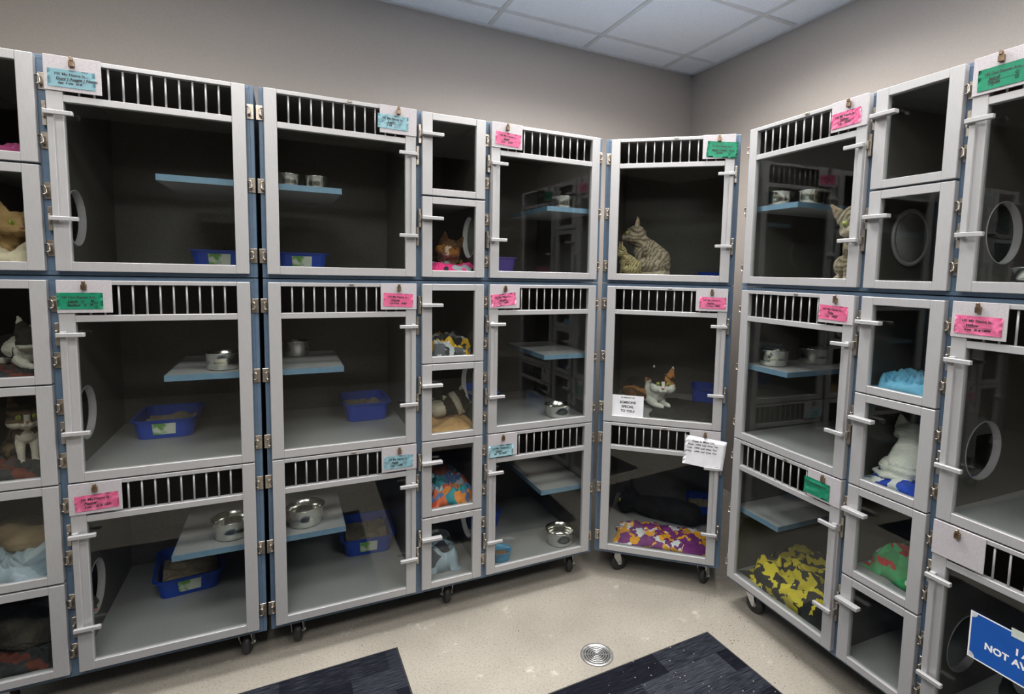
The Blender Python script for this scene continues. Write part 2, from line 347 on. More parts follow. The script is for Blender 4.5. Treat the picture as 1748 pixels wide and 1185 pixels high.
def door_meshes(W, H, big, side):
    """meshes of a door in its own frame: x 0..W, z 0..H, front face at y=0; side = +1 latch on the right, -1 on the left"""
    def fx(x0, x1): return (x0, x1) if side > 0 else (W - x1, W - x0)
    D = {}
    mb = MB()
    mb.box(0, ST, 0, .021, 0, H, .0015); mb.box(W - ST, W, 0, .021, 0, H, .0015)
    if big:
        mb.box(ST, W - ST, .0008, .021, 0, .027, .001); mb.box(ST, W - ST, .0008, .021, H - .0125, H, .001); mb.box(ST, W - ST, .0008, .021, H - .120, H - .101, .001)
        pz0, pz1 = .027, H - .120
    else:
        mb.box(ST, W - ST, .0008, .021, 0, .024, .001); mb.box(ST, W - ST, .0008, .021, H - .024, H, .001)
        pz0, pz1 = .024, H - .024
    D['door'] = mb.mesh('door_frame', M['alu'])
    D['pane'] = MB().box(ST - .004, W - ST + .004, .010, .0135, pz0 - .004, pz1 + .004).mesh('pane', M['glass'])
    if big:
        D['vent_bar'] = MB().tube([(0, .010, 0), (0, .010, .0895)], .0029, 8).mesh('vent_bar', M['alu'])
        a, b = fx(W - .1255, W + .0005)
        D['name_plate'] = MB().box(a, b, -.0045, -.0012, H - .093, H + .001, .0008).mesh('name_plate', M['plate'])
        cx = (a + b) / 2
        mb = MB(); t = bmesh.new()
        pr = [(-.0065, -.0085), (.0065, -.0085), (.0065, .0085), (-.0065, .0085)]
        mb.box(cx - .0065, cx + .0065, -.014, -.0047, H - .026, H - .010, .001); mb.box(cx - .0035, cx + .0035, -.017, -.008, H - .011, H - .001, .001)
        mb.tube([(cx - .0045, -.010, H - .010), (cx - .0025, -.014, H - .001), (cx + .0025, -.014, H - .001), (cx + .0045, -.010, H - .010)], .0009, 6)
        D['clip'] = mb.mesh('clip', M['clip'])
        a, b = (W - .008, W - .004) if side > 0 else (.004, .008)
        D['screw'] = MB().lathe([(0, -.0022), (.0022, -.0015), (.003, 0)], 10, Matrix.Translation(((a + b) / 2, -.0045, H - .055)) @ Matrix.Rotation(radians(90), 4, 'X')).mesh('screw', M['hinge'])
        D['top_catch'] = MB().box(W * .52, W * .52 + .016, -.003, .0007, H - .0075, H - .001, .0006).mesh('top_catch', M['hinge'])
        a, b = fx(W - .018, W - .003)
        mb = MB(); mb.box(a, b, -.010, -.0002, H - .452, H - .146, .001)
        D['latch_bar'] = mb.mesh('latch_bar', M['alu'])
        zs = [H - .155, H - .443]; ln = .066
    else: zs = [H - .078]; ln = .078
    a, b = fx(W - ln + .004, W + .003)
    mb = MB(); mb.box(a, b, -.022, -.0105 if big else -.0008, -.0058, .0058, .0012)
    for q in (.010, .026):
        x = (b - q) if side > 0 else (a + q)
        mb.lathe([(0, -.0022), (.0022, -.0018), (.003, 0)], 10, Matrix.Translation((x, -.022, 0)) @ Matrix.Rotation(radians(90), 4, 'X'))
    D['handle'] = mb.mesh('handle', M['chrome'] if False else M['alu']); D['hz'] = zs
    # hinge: plate on the post with a bent hook that grips the door edge (hinge side is opposite the latch)
    mb = MB(); hx = -1 if side > 0 else 1; x0 = 0 if side > 0 else W
    xa, xb = sorted((x0 + hx * .003, x0 + hx * .0225))
    mb.box(xa, xb, .018, .0215, -.023, .023, .0008)
    mb.tube([(x0 + hx * .001, .008, .010), (x0 + hx * .009, .002, .012), (x0 + hx * .012, .004, .006), (x0 + hx * .012, .004, -.006), (x0 + hx * .009, .002, -.012), (x0 + hx * .001, .008, -.010)], .0022, 6)
    mb.box(*sorted((x0 + hx * .006, x0 + hx * .0135)), .004, .0185, -.011, .011, .001)
    for zz in (-.018, .018): mb.lathe([(0, -.0015), (.0018, -.001), (.0022, 0)], 8, Matrix.Translation((x0 + hx * .016, .018, zz)) @ Matrix.Rotation(radians(90), 4, 'X'))
    D['hinge'] = mb.mesh('hinge', M['hinge'])
    return D
DM = {}
def make_door(parent, x, z, W, H, big, side, flip=False):
    key = (round(W, 4), round(H, 3), big, side)
    if key not in DM: DM[key] = door_meshes(W, H, big, side)
    D = DM[key]
    d = link('door', D['door'], parent, (x, 0, z))
    link('pane', D['pane'], d)
    if big:
        n = 11; sp = (W - 2 * ST) / (n + 1)
        for k in range(n): link('vent_bar', D['vent_bar'], d, (ST + sp * (k + 1), 0, H - .1015))
        for k in ('name_plate', 'clip', 'screw', 'latch_bar') + (('top_catch',) if side > 0 else ()): link(k, D[k], d)
    for hz in D['hz']: link('handle', D['handle'], d, (0, 0, hz))
    for f in ((.13, .52, .90) if big else (.23, .78)): link('hinge', D['hinge'], d, (0, 0, H * (1 - f)))
    return d

CATCH = {}
def catch_mesh(s):
    if s not in CATCH:
        mb = MB(); x0, x1 = sorted((s * .002, s * .012)); mb.box(x0, x1, .006, .0215, -.033, .033, .001); mb.box(*sorted((s * .004, s * .009)), -.004, .008, -.012, .012, .001)
        for zz in (-.025, .025): mb.lathe([(0, -.003), (.0025, -.002), (.003, 0)], 8, Matrix.Translation((s * .007, .006, zz)) @ Matrix.Rotation(radians(90), 4, 'X'))
        CATCH[s] = mb.mesh('latch_catch', M['hinge'])
    return CATCH[s]

def holed_panel(mb, x0, x1, y0, y1, z0, z1, hy, hz, hr, n=32):
    """vertical panel (thin in x) with a round cat hole"""
    t = bmesh.new()
    def sq(a):
        c, s = cos(a), sin(a); k = min(((y1 - hy) if c > 0 else (hy - y0)) / max(abs(c), 1e-6), ((z1 - hz) if s > 0 else (hz - z0)) / max(abs(s), 1e-6))
        return hy + c * k, hz + s * k
    angs = [2 * pi * k / n for k in range(n)]
    for cy, cz in ((y0, z0), (y1, z0), (y1, z1), (y0, z1)):
        angs.append(math.atan2(cz - hz, cy - hy) % (2 * pi))
    angs = sorted(set(round(a, 6) for a in angs))
    inner = {}; outer = {}
    for x in (x0, x1):
        inner[x] = [t.verts.new((x, hy + hr * cos(a), hz + hr * sin(a))) for a in angs]
        outer[x] = [t.verts.new((x, *sq(a))) for a in angs]
    m = len(angs)
    for x in (x0, x1):
        for k in range(m): t.faces.new((inner[x][k], inner[x][(k + 1) % m], outer[x][(k + 1) % m], outer[x][k]))
    for k in range(m):
        t.faces.new((inner[x0][k], inner[x0][(k + 1) % m], inner[x1][(k + 1) % m], inner[x1][k]))
        t.faces.new((outer[x0][k], outer[x0][(k + 1) % m], outer[x1][(k + 1) % m], outer[x1][k]))
    mb.add(t)

def wheel_meshes():
    mb = MB()
    mb.lathe([(0, -.014), (.020, -.014), (.031, -.013), (.037, -.009), (.0385, 0), (.037, .009), (.031, .013), (.020, .014), (0, .014)], 28, Matrix.Rotation(radians(90), 4, 'X'))
    mb.lathe([(0, -.016), (.010, -.016), (.010, .016), (0, .016)], 14, Matrix.Rotation(radians(90), 4, 'X'), mi=1)
    wheel = mb.mesh('wheel', [M['black'], M['galv']])
    mb = MB()     # fork, swivel head and top plate; origin at the floor under the swivel axis; wheel axle at (.018,0,.0385)
    mb.box(-.032, .032, -.026, .026, .1075, .1115, .001); mb.lathe([(0, .092), (.020, .093), (.022, .1), (.018, .107), (0, .1075)], 20)
    for s in (-1, 1):
        t = bmesh.new(); P = [(-.012, .092), (.016, .092), (.026, .045), (.024, .032), (.012, .032), (-.014, .075)]
        v0 = [t.verts.new((x, s * .0185, z)) for x, z in P]; v1 = [t.verts.new((x, s * .0210, z)) for x, z in P]
        t.faces.new(v0); t.faces.new(v1[::-1])
        for k in range(6): t.faces.new((v0[k], v0[(k + 1) % 6], v1[(k + 1) % 6], v1[k]))
        mb.add(t)
        mb.lathe([(0, .005), (.005, .004), (.006, 0)], 6, Matrix.Translation((.018, s * .021, .0385)) @ Matrix.Rotation(radians(-90 * s), 4, 'X'))
    mb.box(-.012, .016, -.021, .021, .088, .094)
    fork = mb.mesh('caster', M['galv'])
    return fork, wheel
FORK, WHEEL = wheel_meshes()

SHELF = None
def make_unit(b, cols, rows, top, label, x0, x1, shelves, casters=()):
    """one cabinet: cols = [(left, right, big, latch side, hole in its left wall?)], rows = level indices"""
    uc = (x0 + x1) / 2; zb = CT if top else SEAM - .0015; z0 = SEAM + .0015 if top else CB
    root = empty('cage_cabinet'); root.location = bpt(b, uc, 0, Z(z0)); root.rotation_euler = (0, 0, BK[b][0])
    tag(root, label, 'cage cabinet')
    X = lambda u: u - uc
    H = zb - z0
    # outer carcase with blue edges
    mb = MB(); y0, y1 = .0225, DEPTH + .02
    mb.box(X(x0), X(x0) + .012, y0, y1, 0, H, .001); mb.box(X(x1) - .012, X(x1), y0, y1, 0, H, .001)
    mb.box(X(x0) + .012, X(x1) - .012, y0, y1, H - .012, H, .001); mb.box(X(x0) + .012, X(x1) - .012, y0, y1, 0, .012, .001)
    mb.box(X(x0) + .012, X(x1) - .012, DEPTH + .012, y1, .012, H - .012)
    mb.build('carcase', M['blue'], root)
    # blue face frame posts and rails between the openings
    mb = MB(); fy0, fy1 = .0227, .034
    xs = [x0 + .012] + [v for c in cols for v in (c[0] + .010, c[1] - .010)] + [x1 - .012]
    for k in range(0, len(xs), 2): mb.box(X(xs[k]), X(xs[k + 1]), fy0, fy1, .012, H - .012)
    for c in cols:
        lv = [BZ[r] for r in rows] if c[2] else [SZ[r * 2 + k] for r in rows for k in (0, 1)]
        edges = [zb - .012] + [v for a in lv for v in (a[0] - .009, a[1] + .009)] + [z0 + .012]
        for k in range(0, len(edges), 2):
            if edges[k] - edges[k + 1] > .001: mb.box(X(c[0] + .010), X(c[1] - .010), fy0 + .0003, fy1, edges[k + 1] - z0, edges[k] - z0)
    mb.build('face_frame', M['blue'], root)
    # grey laminate lining: back, side walls / dividers (with cat holes), cage floors and ceilings
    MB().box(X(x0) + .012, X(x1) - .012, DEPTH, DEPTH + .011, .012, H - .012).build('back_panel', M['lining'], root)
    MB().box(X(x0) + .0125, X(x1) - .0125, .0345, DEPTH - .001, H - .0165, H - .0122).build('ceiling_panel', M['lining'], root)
    walls = [x0 + .013, x1 - .013] + [(cols[k][1] + cols[k + 1][0]) / 2 for k in range(len(cols) - 1)]
    for wi, wu in enumerate(sorted(walls)):
        t = .006 if wu in (walls[0], walls[1]) else .009
        hole = [c for c in cols if abs(c[0] - wu) < .03 and c[4]]
        if hole:
            zz = [z0 + .0125] + [(BZ[r][1] + BZ[rn][0]) / 2 for r, rn in zip(rows, rows[1:])][::-1] + [zb - .0170]
            for a, c_, r in zip(zz, zz[1:], rows[::-1]):
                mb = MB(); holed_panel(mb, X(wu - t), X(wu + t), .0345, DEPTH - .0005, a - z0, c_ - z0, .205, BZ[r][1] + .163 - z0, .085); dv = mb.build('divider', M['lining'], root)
                hm_ = Matrix.Translation((X(wu), .205, BZ[r][1] + .163 - z0)) @ Matrix.Rotation(pi / 2, 4, 'Y')
                MB().lathe([(.0843, -t - .0015), (.0872, -t - .0015), (.0872, t + .0015), (.0843, t + .0015), (.0843, -t - .0015)], 40, hm_).build('hole_rim', M['plate'], dv)
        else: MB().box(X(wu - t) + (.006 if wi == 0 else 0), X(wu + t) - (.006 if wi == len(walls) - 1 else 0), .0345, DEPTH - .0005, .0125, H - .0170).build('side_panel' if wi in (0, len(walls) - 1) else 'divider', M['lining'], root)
    for ci, c in enumerate(cols):
        wl, wr = sorted(walls)[ci] + .0095, sorted(walls)[ci + 1] - .0095
        lv = [BZ[r] for r in rows] if c[2] else [SZ[r * 2 + k] for r in rows for k in (0, 1)]
        for k, (a, bb) in enumerate(lv):
            lo = z0 + .0125 if k == len(lv) - 1 else (bb + lv[k + 1][0]) / 2 - .009
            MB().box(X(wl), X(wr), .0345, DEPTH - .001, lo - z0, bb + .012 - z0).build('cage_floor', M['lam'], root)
    # doors
    for c in cols:
        lv = [BZ[r] for r in rows] if c[2] else [SZ[r * 2 + k] for r in rows for k in (0, 1)]
        for (a, bb) in lv:
            make_door(root, X(c[0]), bb - z0, c[1] - c[0], a - bb, c[2], c[3])
            hz = [a - .155, a - .443] if c[2] else [a - .078]
            for h in hz: link('latch_catch', catch_mesh(c[3]), root, (X(c[1] if c[3] > 0 else c[0]), 0, h - z0))
    # shelves with pale blue front edge
    for (su0, su1, r) in shelves:
        zt = BZ[r][1] + .298 - z0
        s = MB().box(X(su0), X(su1), .038, .45, zt - .019, zt, .0008).build('shelf', M['lam'], root)
        MB().box(X(su0), X(su1), .0355, .0378, zt - .0192, zt + .0002).build('edge_band', M['shelf_edge'], s)
        free = X(su1) if abs(su0 - min(walls, key=lambda w: abs(w - su0))) < .02 else X(su0)
        sg = 1 if free == X(su1) else -1
        e2 = MB(); e2.box(*sorted((free + sg * .0002, free + sg * .002)), .0355, .45, zt - .0192, zt + .0002); e2.build('edge_band', M['shelf_edge'], s)
    for (cu, cdp, rz) in casters:
        f = link('caster', FORK, root, (X(cu), cdp, -Z(CB)), (0, 0, rz)); link('wheel', WHEEL, f, (.018, 0, .0385))
    return root

colsA = [(-.8715, -.632, False, -1, False), (-.609, -.1295, True, -1, True)]
colsB = [(-.033, .447, True, 1, False), (.4695, .709, False, -1, False), (.7315, 1.214, True, -1, True)]
colsC = [(-.348, .149, True, 1, False)]
colsD = [(-1.642, -1.155, True, 1, False), (-1.133, -.8935, False, -1, False), (-.870, -.386, True, -1, True)]
cst = lambda us: [(u, .085, r) for u, r in us] + [(u, .56, r + 1) for u, r in us]
make_unit('A', colsA, [0], True, 'upper blue cage cabinet at the far left, light blue card clipped to it', -.898, -.107, [(-.372, -.121, 0)])
make_unit('A', colsA, [1, 2], False, 'lower blue cage cabinet on casters at the far left', -.898, -.107, [(-.372, -.121, 1), (-.372, -.121, 2)], cst([(-.83, .9), (-.175, 1.35)]))
make_unit('B', colsB, [0], True, 'upper blue cage cabinet left of the corner, with the Lucky and Sassy name cards', -.048, 1.237, [(-.041, .198, 0), (.992, 1.230, 0)])
make_unit('B', colsB, [1, 2], False, 'wide lower blue cage cabinet on three front casters, left of the corner', -.048, 1.237, [(-.041, .198, 1), (-.041, .198, 2), (.992, 1.230, 1), (.992, 1.230, 2)], cst([(.035, 1.4), (.593, 1.5), (1.163, .9)]))
make_unit('C', colsC, [0], True, 'narrow upper cage cabinet in the corner with tabby cats behind its door', -.374, .171, [])
make_unit('C', colsC, [1, 2], False, 'narrow lower cage cabinet in the corner on casters, white memorial sign on its pane', -.374, .171, [], cst([(-.285, .6), (.108, 1.1)]))
make_unit('D', colsD, [0], True, 'upper blue cage cabinet of the right bank, green two-name card at its right end', -1.666, -.362, [(-1.660, -1.430, 0)])
make_unit('D', colsD, [1, 2], False, 'lower blue cage cabinet of the right bank with a blue not available sign', -1.666, -.362, [(-1.660, -1.430, 1), (-1.660, -1.430, 2)], cst([(-1.58, .2), (-1.0, .6), (-.43, .9)]))
#PART2
# ------------------------------------------------------------------ things in the cages
FL = dict(t=T1 + .0125, m=M1 + .0125, l=L1 + .0125)
for k, (a, bb) in enumerate(SZ): FL['s%d' % (k + 1)] = bb + .0125
SH = dict(t=T1 + .2985, m=M1 + .2985, l=L1 + .2985)

def bowl_mesh(r, h, m, name='bowl'):
    mb = MB(); mb.lathe([(0, .002), (r * .80, .002), (r * .86, 0), (r * .90, .003), (r * .945, h * .5), (r * .955, h * 1.05), (r * 1.03, h * 1.11), (r * 1.04, h * 1.14), (r * 1.02, h * 1.155), (r * .935, h * 1.12), (r * .915, h * .55), (r * .84, .010), (r * .76, .006), (0, .006)], 40)
    return mb.mesh(name, m)
def bowl(b, u, d, z, r, h, label, m='steel', food=None, group=None):
    o = put(link('pet_bowl', bowl_mesh(r, h, M[m])), b, u, d, Z(z) + .0008)
    tag(o, label, 'bowl')
    if food:
        mb = MB(); rr = r * .89; mb.lathe([(0, h * .62), (rr * .5, h * .60), (rr * .93, h * .5), (rr * .9, h * .3), (0, h * .3)], 28); mb.build('kibble', M['kibble'], o)
    return o
bowl('A', -.221, .115, SH['m'], .052, .050, 'steel bowl on the shelf of the middle cage, far left bank', food=True)
bowl('A', -.211, .125, SH['l'], .062, .056, 'steel bowl on the bottom shelf, far left bank')
bowl('B', .069, .125, SH['l'], .064, .058, 'steel bowl on the bottom left shelf, right of the dark gap')
bowl('B', .052, .34, SH['m'], .050, .052, 'shadowy steel bowl at the back of a middle shelf')
bowl('B', .030, .18, SH['t'], .045, .045, 'steel bowl on the upper shelf by the left frame edge')
bowl('B', .128, .18, SH['t'], .042, .045, 'second steel bowl from the left on the middle-left upper shelf')
bowl('B', 1.130, .16, SH['t'], .056, .050, 'shiny steel bowl on the upper shelf beside the corner')
bowl('B', 1.100, .105, FL['m'], .060, .045, 'wide-based steel bowl on the middle cage floor left of the corner')
bowl('B', 1.124, .105, FL['l'], .066, .055, 'empty steel bowl on the bottom cage floor left of the corner')
bowl('B', .822, .078, FL['l'], .046, .036, 'sky blue plastic bowl of brown kibble on the bottom cage floor', m='sky_plastic', food=True)
bowl('D', -1.600, .13, SH['t'], .056, .050, 'large steel bowl on the top shelf of the right bank')
bowl('D', -1.478, .16, SH['t'], .046, .045, 'small steel bowl at the free end of the top shelf, right bank')
bowl('D', -1.575, .12, SH['m'], .058, .055, 'front steel bowl on the middle shelf of the right bank')
bowl('D', -1.565, .33, SH['m'], .062, .055, 'rear steel bowl on the middle shelf of the right bank')
bowl('D', -.745, .10, FL['t'], .055, .045, 'steel bowl behind the top right door, beside a magenta blanket')

def tub_mesh(w_, d_, h, m):
    mb = MB(); t = bmesh.new()
    def ring(sx, sy, z, n=6):
        r = .03; pts = []
        for cx, cy, a0 in ((1, 1, 0), (-1, 1, 90), (-1, -1, 180), (1, -1, 270)):
            for k in range(n): a = radians(a0 + 90 * k / (n - 1)); pts.append((cx * (sx - r) + r * cos(a), cy * (sy - r) + r * sin(a), z))
        return [t.verts.new(p) for p in pts]
    X, Y = w_ / 2, d_ / 2
    rs = [ring(X * .86, Y * .88, 0), ring(X * .96, Y * .97, h * .93), ring(X * 1.03, Y * 1.02, h * .93), ring(X * 1.04, Y * 1.03, h), ring(X * .95, Y * .96, h), ring(X * .84, Y * .86, .004)]
    for a, b in zip(rs, rs[1:]):
        for k in range(len(a)): t.faces.new((a[k], a[(k + 1) % len(a)], b[(k + 1) % len(a)], b[k]))
    t.faces.new(rs[0][::-1]); t.faces.new(rs[-1])
    mb.add(t); return mb.mesh('litter_box', m)
def litter_box(b, u, d, z, w_, d_, h, label, m='litterbox', sticker=True, fill=True, rot=0):
    o = put(link('litter_box', tub_mesh(w_, d_, h, M[m])), b, u, d, Z(z) + .0008, rot); tag(o, label, 'litter box')
    if fill:
        t = bmesh.new(); bmesh.ops.create_grid(t, x_segments=24, y_segments=30, size=.5)
        for v in t.verts: v.co = Vector((v.co.x * w_ * .80, v.co.y * d_ * .84, h * .5 + .014 * noise.noise(v.co * 5 + Vector((u * 9, 0, 0)))))
        for f in t.faces: f.smooth = True
        mb = MB(); mb.add(t); mb.build('litter', M['litter'], o)
    if sticker:
        t = bmesh.new(); y = -d_ / 2 * .945; vs = [t.verts.new(p) for p in ((-.034, y + .003, h * .22), (.034, y + .003, h * .22), (.036, y - .0022, h * .80), (-.036, y - .0022, h * .80), (-.034, y + .006, h * .22), (.034, y + .006, h * .22), (.036, y + .003, h * .80), (-.036, y + .003, h * .80))]
        for f in ((0, 1, 2, 3), (7, 6, 5, 4), (0, 4, 5, 1), (3, 2, 6, 7), (0, 3, 7, 4), (1, 5, 6, 2)): t.faces.new([vs[i] for i in f])
        mb = MB(); mb.add(t); mb.build('label', M['label_green'], o)
    return o
litter_box('A', -.245, .47, FL['t'], .19, .26, .068, 'blue litter box in the top cage of the far left bank')
litter_box('A', -.435, .47, FL['m'], .20, .26, .070, 'blue litter box in the middle cage of the far left bank')
litter_box('A', -.385, .44, FL['l'], .22, .28, .072, 'blue litter box in the bottom cage of the far left bank', rot=.12)
litter_box('B', .080, .47, FL['t'], .19, .26, .068, 'blue litter box in the top cage right of the dark gap')
litter_box('B', .320, .44, FL['m'], .185, .26, .075, 'plain blue litter box without a sticker in a middle cage', sticker=False)
litter_box('B', .325, .46, FL['l'], .215, .27, .075, 'blue litter box of clay litter with white sticker, bottom cage beside small cages', rot=-.05)
litter_box('B', .905, .48, FL['t'], .19, .26, .078, 'purple litter box in the top cage left of the corner', m='litterboxp', sticker=False)
litter_box('B', .835, .45, FL['m'], .15, .26, .072, 'blue litter box half hidden by the frame, middle cage left of the corner', sticker=False)
litter_box('B', .855, .47, FL['l'], .16, .26, .072, 'blue litter box behind the sky blue bowl', sticker=False)
litter_box('C', .085, .48, FL['t'], .12, .20, .030, 'low blue tray at the back of the top corner cage', sticker=False, fill=False)
litter_box('C', .085, .50, FL['m'], .12, .20, .075, 'blue litter box behind the black blanket in the middle corner cage', sticker=False)
litter_box('C', .085, .49, FL['l'], .12, .20, .075, 'blue litter box behind the black cat in the bottom corner cage', sticker=False)

# ---- blankets: crumpled cloth sheets
def blanket(b, u, d, z, w_, d_, h, m, label, seed=0, rot=0, fold=22, cat='blanket', flat=.25, base=.004):
    nx, ny = int(60 + w_ * 160), int(60 + d_ * 160)
    t = bmesh.new(); bmesh.ops.create_grid(t, x_segments=nx, y_segments=ny, size=1)
    so = Vector((seed * 13.7, seed * 5.1, 0))
    for v in t.verts:
        x, y = v.co.x, v.co.y
        r = (abs(x) ** 3.4 + abs(y) ** 3.4) ** (1 / 3.4)
        edge = max(0, 1 - r ** 4)
        P = Vector((x * w_ / 2, y * d_ / 2, 0))
        wv = noise.noise_vector(P * fold * .45 + so)
        q = P * fold + so + Vector((wv.x, wv.y, 0)) * 1.1
        rid = max(0, 1 - abs(noise.noise(q)) * 1.9); q2 = P * fold * 1.9 + so * 2 + Vector((wv.y, wv.x, 0)) * 2.0
        rid2 = max(0, 1 - abs(noise.noise(q2)) * 2.4)
        hill = flat + (1 - flat) * (.5 + 1.5 * noise.noise(P * 14 + so * 1.7))
        zz = base + h * (edge ** .33) * (max(.08, hill) * .42 + .34 * rid * rid * (3 - 2 * rid) + .22 * rid2)
        jit = noise.noise_vector(P * fold * .6 + so * 2) * .5
        sx = 1 + .10 * noise.noise(Vector((y * 2, seed, 3))) ; sy = 1 + .10 * noise.noise(Vector((x * 2, seed, 8)))
        v.co = Vector((P.x * sx + jit.x * h * .35, P.y * sy + jit.y * h * .35, max(zz if r < .995 else base * .4, .0015)))
    for f in t.faces: f.smooth = True
    mb = MB(); mb.add(t); me = mb.mesh('blanket', m)
    o = put(link('blanket', me), b, u, d, Z(z), rot); tag(o, label, cat)
    s = o.modifiers.new('thick', 'SOLIDIFY'); s.thickness = .002; s.offset = 0
    return o
c_pink = cloth('pink_black_fleece', [(.8, .06, .28), (.85, .30, .48), (.02, .02, .03), (.35, .38, .42), (.75, .03, .2)], 26)
c_yel = cloth('yellow_grey_fleece', [(.62, .34, .02), (.10, .10, .12), (.42, .43, .46), (.03, .03, .035), (.7, .42, .03), (.6, .6, .62)], 24, seed=1)
c_tan = cloth('tan_fleece', [(.42, .24, .10), (.45, .26, .11), (.40, .22, .09)], 8)
c_mul = cloth('red_teal_fleece', [(.6, .08, .04), (.05, .28, .34), (.7, .25, .06), (.45, .52, .6), (.12, .2, .42), (.72, .16, .07)], 22, seed=2)
c_lb = cloth('pale_blue_fleece', [(.30, .38, .47), (.36, .44, .53), (.33, .41, .50), (.05, .06, .09), (.34, .42, .52), (.31, .39, .48)], 16)
c_sky = cloth('sky_blue_fleece', [(.12, .38, .62), (.17, .46, .70), (.32, .56, .72), (.11, .34, .58)], 9)
c_roy = cloth('royal_blue_fleece', [(.012, .05, .42), (.014, .06, .46), (.70, .70, .70), (.012, .05, .42), (.16, .42, .70), (.012, .055, .44), (.45, .05, .04)], 26, seed=1)
c_grn = cloth('green_fleece', [(.03, .25, .09), (.05, .35, .14), (.06, .42, .18), (.62, .66, .6), (.04, .30, .11), (.42, .02, .03)], 30)
c_yb = cloth('yellow_black_print', [(.010, .010, .012), (.62, .50, .02), (.012, .012, .014), (.58, .46, .02), (.010, .010, .012), (.66, .54, .03)], 27, warp=1.0)
c_pur = cloth('purple_orange_print', [(.17, .02, .17), (.80, .36, .01), (.20, .03, .20), (.15, .02, .15), (.72, .70, .74), (.78, .33, .01)], 30, seed=1)
c_blk = cloth('black_fleece', [(.012, .012, .014), (.016, .016, .018)], 8)
c_cream = cloth('cream_knit', [(.52, .44, .33), (.48, .40, .29)], 10)
c_gb = cloth('grey_blue_towel', [(.22, .28, .35), (.30, .37, .44), (.40, .46, .52), (.16, .20, .26)], 12)
c_mag = cloth('magenta_fleece', [(.34, .05, .16), (.38, .06, .19)], 8)
c_dk = cloth('dark_patchwork', [(.02, .02, .022), (.05, .03, .03), (.10, .10, .11), (.12, .03, .02), (.03, .03, .035)], 26)
blanket('B', .590, .20, FL['s2'], .225, .34, .050, c_pink, 'pink and black fleece blanket under the orange and black cat', 1)
blanket('B', .592, .20, FL['s3'], .225, .34, .080, c_yel, 'crumpled yellow and grey blanket in a small cage', 2)
blanket('B', .592, .19, FL['s4'], .225, .34, .038, c_tan, 'tan fleece blanket under the curled-up cat', 3, fold=11)
blanket('B', .592, .20, FL['s5'], .225, .34, .085, c_mul, 'red, orange and teal blanket heaped in a small cage', 4)
blanket('B', .578, .175, FL['s6'], .15, .20, .115, c_lb, 'pale blue fleece bundle in the lowest small cage, dark spots', 5, fold=9, flat=.9)
blanket('C', -.01, .265, FL['m'], .285, .37, .016, c_blk, 'flat black blanket under the calico cat', 6, fold=8, flat=.9)
blanket('C', -.075, .160, FL['l'], .43, .22, .036, c_pur, 'purple and orange printed blanket under the black cat', 7, rot=.0, fold=15)
blanket('D', -1.402, .235, FL['l'], .455, .38, .110, c_yb, 'yellow and black printed blanket filling the bottom cage', 8, fold=10, flat=.7)
blanket('D', -1.013, .190, FL['s3'], .225, .30, .062, c_sky, 'sky blue fleece blanket heaped in a small cage above the white cat', 9)
blanket('D', -1.013, .195, FL['s4'], .228, .32, .042, c_roy, 'royal blue blanket with pale patches under the white cat', 10, fold=13)
blanket('D', -1.013, .215, FL['s5'], .225, .30, .085, c_grn, 'green fleece blanket with red patches in a small cage', 11, fold=13)
blanket('D', -.560, .16, FL['t'], .26, .22, .055, c_mag, 'magenta blanket behind the top right door', 12)
blanket('D', -1.300, .30, FL['t'], .12, .14, .030, c_mag, 'small dull pink cloth beside the peeking tabby', 20)
blanket('A', -.755, .20, FL['s1'], .20, .30, .050, c_mag, 'dull pink blanket in the top left small cage', 13)
blanket('A', -.755, .16, FL['s2'], .20, .26, .070, c_cream, 'cream knitted blanket under the golden cat at the left edge', 14)
blanket('A', -.755, .18, FL['s4'], .20, .28, .050, c_dk, 'dark patchwork blanket under the brown and white cat', 15)
blanket('A', -.755, .16, FL['s5'], .20, .28, .080, c_gb, 'grey-blue towel crumpled under the sand-coloured cat', 16, fold=14)
blanket('A', -.755, .18, FL['s6'], .20, .28, .050, c_dk, 'dark blanket under the fluffy grey cat in the lowest left cage', 17)
blanket('A', -.755, .20, FL['s3'], .20, .30, .030, c_dk, 'dark blanket under the black and white cat', 18)

# ---- cats
def hull(mb, p0, r0, p1=None, r1=None, sc=(1, 1, 1), M_=None):
    t = bmesh.new(); p0 = Vector(p0); pts = []
    for p, r in ((p0, r0),) + (((Vector(p1), r1),) if p1 is not None else ()):
        q = bmesh.new(); bmesh.ops.create_icosphere(q, subdivisions=2, radius=r)
        pts += [Vector((v.co.x * sc[0], v.co.y * sc[1], v.co.z * sc[2])) + p for v in q.verts]; q.free()
    for p in pts: t.verts.new(p)
    g = bmesh.ops.convex_hull(t, input=t.verts[:])
    dead = [v for v in g['geom_interior'] if isinstance(v, bmesh.types.BMVert)]
    if dead: bmesh.ops.delete(t, geom=dead, context='VERTS')
    mb.add(t, M_)
def head_blobs(HM):
    a = lambda *k, **w: hull(HB, *k, M_=HM, **w)
    a((-.004, 0, .002), .034, sc=(.92, 1.06, .92)); a((.006, .019, -.010), .021, sc=(1, 1, .9)); a((.006, -.019, -.010), .021, sc=(1, 1, .9))
    a((.016, .0065, -.013), .0135, (.0285, .0055, -.0140), .0088); a((.016, -.0065, -.013), .0135, (.0285, -.0055, -.0140), .0088)
    a((.012, 0, .012), .014, (.0320, 0, -.0055), .0055); a((.020, 0, -.022), .0095)
    for s in (-1, 1): ear(HM, s)
